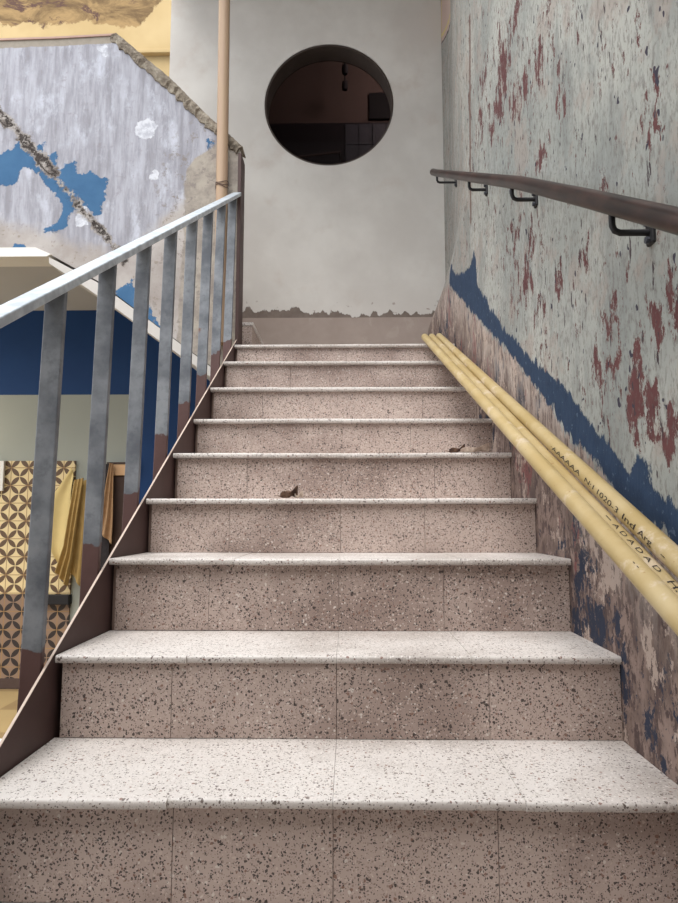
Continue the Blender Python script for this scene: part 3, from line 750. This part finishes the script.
leaf('small pale leaf scrap touching the dark curled leaf', (float(at(297, 492, 1, yl)[0]) + .006, yl - .004, ZK[4]), .030, .020, .010, -.5, M['leaf_pale'])
yl = 4 * T + .028
leaf('dark folded dry leaf on the fifth step beside the pale one', (float(at(457, 451, 1, yl)[0]), yl, ZK[5]), .055, .030, .016, .15, M['leaf_dark'])
leaf('pale flat dry leaf on the fifth step near the right wall', (float(at(474, 452, 1, yl)[0]), yl - .016, ZK[5]), .095, .045, .016, -.15, M['leaf_pale'])

# ------------------------------------------------------------------ lower room things
def lw(u, v, y): return at(u, v, 1, y)
yt = YB - .012
xr_ = float(lw(73.5, 520, yt)[0]); zt_ = float(lw(30, 461, yt)[2]); zs1 = float(lw(50, 594, yt)[2]); zs2 = float(lw(50, 604, yt)[2]); zb_ = float(lw(30, 678, yt)[2])
tp_ = thing('tiled_dado', 'petal patterned yellow and brown tile dado low on the left wall', 'tiling', (-2.6, YB, FLOOR))
bm = bmesh.new(); box(bm, -3.4, xr_, yt - .01, YB - .0045, zs1, zt_); obj('upper_tiles', bm, M['petal'], tp_)
bm = bmesh.new(); lx = float(lw(37, 600, yt)[0]) - .022; box(bm, -3.4, xr_, yt - .01, YB - .0045, zb_, zs2 - .001); box(bm, -3.4, lx, yt - .01, YB - .0045, zs2 - .0009, zs1 - .001); obj('lower_tiles', bm, M['petal_shaded'], tp_)['label'] = 'petal tiles below the ledge, shadow painted into their colour'
bm = bmesh.new(); box(bm, float(lw(37, 600, yt)[0]) - .02, xr_ + .01, yt - .05, YB - .0045, zs2 + .001, zs1 - .001, .004); obj('ledge', bm, M['dark'], tp_)
bm = bmesh.new(); box(bm, -3.4, xr_, yt - .015, YB - .0045, FLOOR + .001, zb_ - .001, .003); obj('skirting', bm, M['darkwood'], tp_)
# white panel at the very edge
yq = YB - .04
bm = bmesh.new(); box(bm, -2.75, float(lw(4, 475, yq)[0]), yq - .01, yq + .012, float(lw(2, 491, yq)[2]), float(lw(2, 461, yq)[2]), .002)
tag(obj('white_panel', bm, M['trimwhite']), 'small white panel on the tiles at the far left edge of the view', 'panel')

def cloth(name, label, cat, cpx, y, mat, folds, amp, group=None, nu=24, nv=18):
    """hanging cloth: left and right outlines given top to bottom"""
    Lp = np.array([lw(u, v, y)[[0, 2]] for u, v in cpx[0]]); Rp = np.array([lw(u, v, y)[[0, 2]] for u, v in cpx[1]])
    def fn(u, v):
        s = np.linspace(0, 1, len(Lp)); a = np.array([np.interp(v, s, Lp[:, k]) for k in (0, 1)])
        s = np.linspace(0, 1, len(Rp)); b = np.array([np.interp(v, s, Rp[:, k]) for k in (0, 1)])
        p = a + (b - a) * u
        return (p[0], y - amp * (1 + math.sin(folds * 2 * math.pi * u + 1.3 * v)) * (.25 + .75 * v), p[1])
    bm = bmesh.new(); sheet(bm, fn, nu, nv, .004, (0, -1, 0))
    return tag(obj(name, bm, mat, None, True), label, cat, group)
cloth('draped_cloth', 'pale yellow cloth draped diagonally over the patterned tiles', 'cloth', ([(72, 467), (60, 486), (51, 498), (48, 520), (47, 541), (58, 560)], [(74, 476), (72, 490), (71, 510), (69, 530), (67, 552), (64, 573)]), YB - .03, M['cloth_y'], 1.2, .012)
cloth('hanging_cloth', 'long ochre folded cloth hanging just right of the pale draped cloth', 'cloth', ([(75, 480), (70, 510), (65, 545), (57, 572)], [(84, 478), (78, 520), (73, 560), (68, 586)]), YB - .09, M['cloth_o'], 2.5, .016)
cloth('hanging_cloth', 'ochre cloth hanging partly behind the second railing bar', 'cloth', ([(79, 482), (74, 515), (72, 545), (70, 570)], [(90, 479), (88, 520), (86, 560), (84, 590)]), YB - .05, M['cloth_o'], 1.6, .014)
cloth('scarf', 'brown striped scarf hanging from the pale wooden shelf', 'scarf', ([(110, 463), (107, 480), (103, 510), (98, 530)], [(114, 464), (114, 490), (114, 520), (113, 544)]), YB - .070, M['cloth_b'], 2.2, .014)
cloth('dark_garment', 'black garment hanging behind the brown scarf', 'garment', ([(103, 464), (100, 500), (97, 560), (94, 610)], [(111, 464), (110, 500), (109, 560), (108, 610)]), YB - .056, M['cloth_k'], 1.5, .002)
# dark cupboard with a pale wooden top board
x0_, x1_ = float(lw(104, 500, YB - .1)[0]), float(lw(131, 500, YB - .1)[0]); zt0 = float(lw(115, 475, YB - .1)[2]); zt1 = float(lw(115, 463.5, YB - .1)[2])
cb = thing('cupboard', 'narrow dark cupboard with a pale wooden board on top against the navy wall', 'cupboard', (x0_ / 2 + x1_ / 2, YB - .05, FLOOR))
bm = bmesh.new(); box(bm, x0_ + .01, x1_ - .01, YB - .03, YB - .005, FLOOR, zt0, .003); obj('body', bm, M['darkwood'], cb)
bm = bmesh.new(); box(bm, x0_, x1_, YB - .045, YB - .005, zt0 + .001, zt1, .003); obj('top_board', bm, M['wood'], cb)
bm = bmesh.new(); box(bm, x0_ - .01, x1_ + .01, YB - .05, YB - .005, zt1 + .001, zt1 + .014, .002); obj('cap_strip', bm, M['darkwood'], cb)

# ------------------------------------------------------------------ inside the dim room
for (u, v, sy) in ((345, 71, 1.0), (345, 87, 1.35)):
    p = at(u, v, 1, yi + sy)
    t = thing('spot_lamp', 'small dark spot lamp seen high behind the round glass, %s of two' % ('upper' if v < 80 else 'lower'), 'lamp', p, 'spot lamps behind the round glass')
    x, y, z = [float(c) for c in p]
    bm = bmesh.new(); tube(bm, [(x, y, z + .05), (x, y, z - .01), (x, y, z - .03)], [.028, .03, .022], 16); obj('lamp_head', bm, M['cell_dark'], t, True)
    bm = bmesh.new(); tube(bm, [(x, y, z + .05), (x, y, HC - .002)], .006, 8); obj('lamp_stem', bm, M['cell_dark'], t)

# ------------------------------------------------------------------ light, world, camera
w = bpy.data.worlds.new('sky'); bpy.context.scene.world = w; w.use_nodes = True
bg = w.node_tree.nodes['Background']; bg.inputs[0].default_value = (.93, .97, 1.0, 1); bg.inputs[1].default_value = 1.95
def lamp(name, typ, loc, energy, col, **kw):
    l = bpy.data.lights.new(name, typ); l.energy = energy; l.color = col
    for k, v in kw.items(): setattr(l, k, v)
    o = bpy.data.objects.new(name, l); C.objects.link(o); o.location = loc; return o
s = lamp('soft_sun', 'SUN', (0, 0, 8), 5.0, (1, .98, .95), angle=math.radians(60))
s.rotation_euler = Vector((.12, .42, -1.0)).to_track_quat('-Z', 'Y').to_euler()
lamp('warm_lamp', 'POINT', (-2.75, 2.95, 1.2), 5, (1, .86, .62), shadow_soft_size=.08)
lamp('inner_room_fill', 'POINT', (.65, yi + .8, 4.9), 44.0, (1, .90, .84), shadow_soft_size=.15)  # added fill light for the room behind the glass, no visible source
lamp('ochre_room_lamp', 'POINT', (-2.6, 4.4, 4.0), 10, (1, .93, .84), shadow_soft_size=.25)
cam = bpy.data.cameras.new('camera'); cam.sensor_fit = 'HORIZONTAL'; cam.sensor_width = 36; cam.lens = F / 678 * 36; cam.clip_start = .02
co_ = bpy.data.objects.new('camera', cam); C.objects.link(co_); co_.location = CAM.tolist(); co_.rotation_euler = (math.pi / 2 + PITCH, 0, -YAW)
sc = bpy.context.scene; sc.camera = co_
sc.view_settings.view_transform = 'Standard'; sc.view_settings.look = 'None'; sc.view_settings.gamma = 1; sc.view_settings.exposure = 0.0
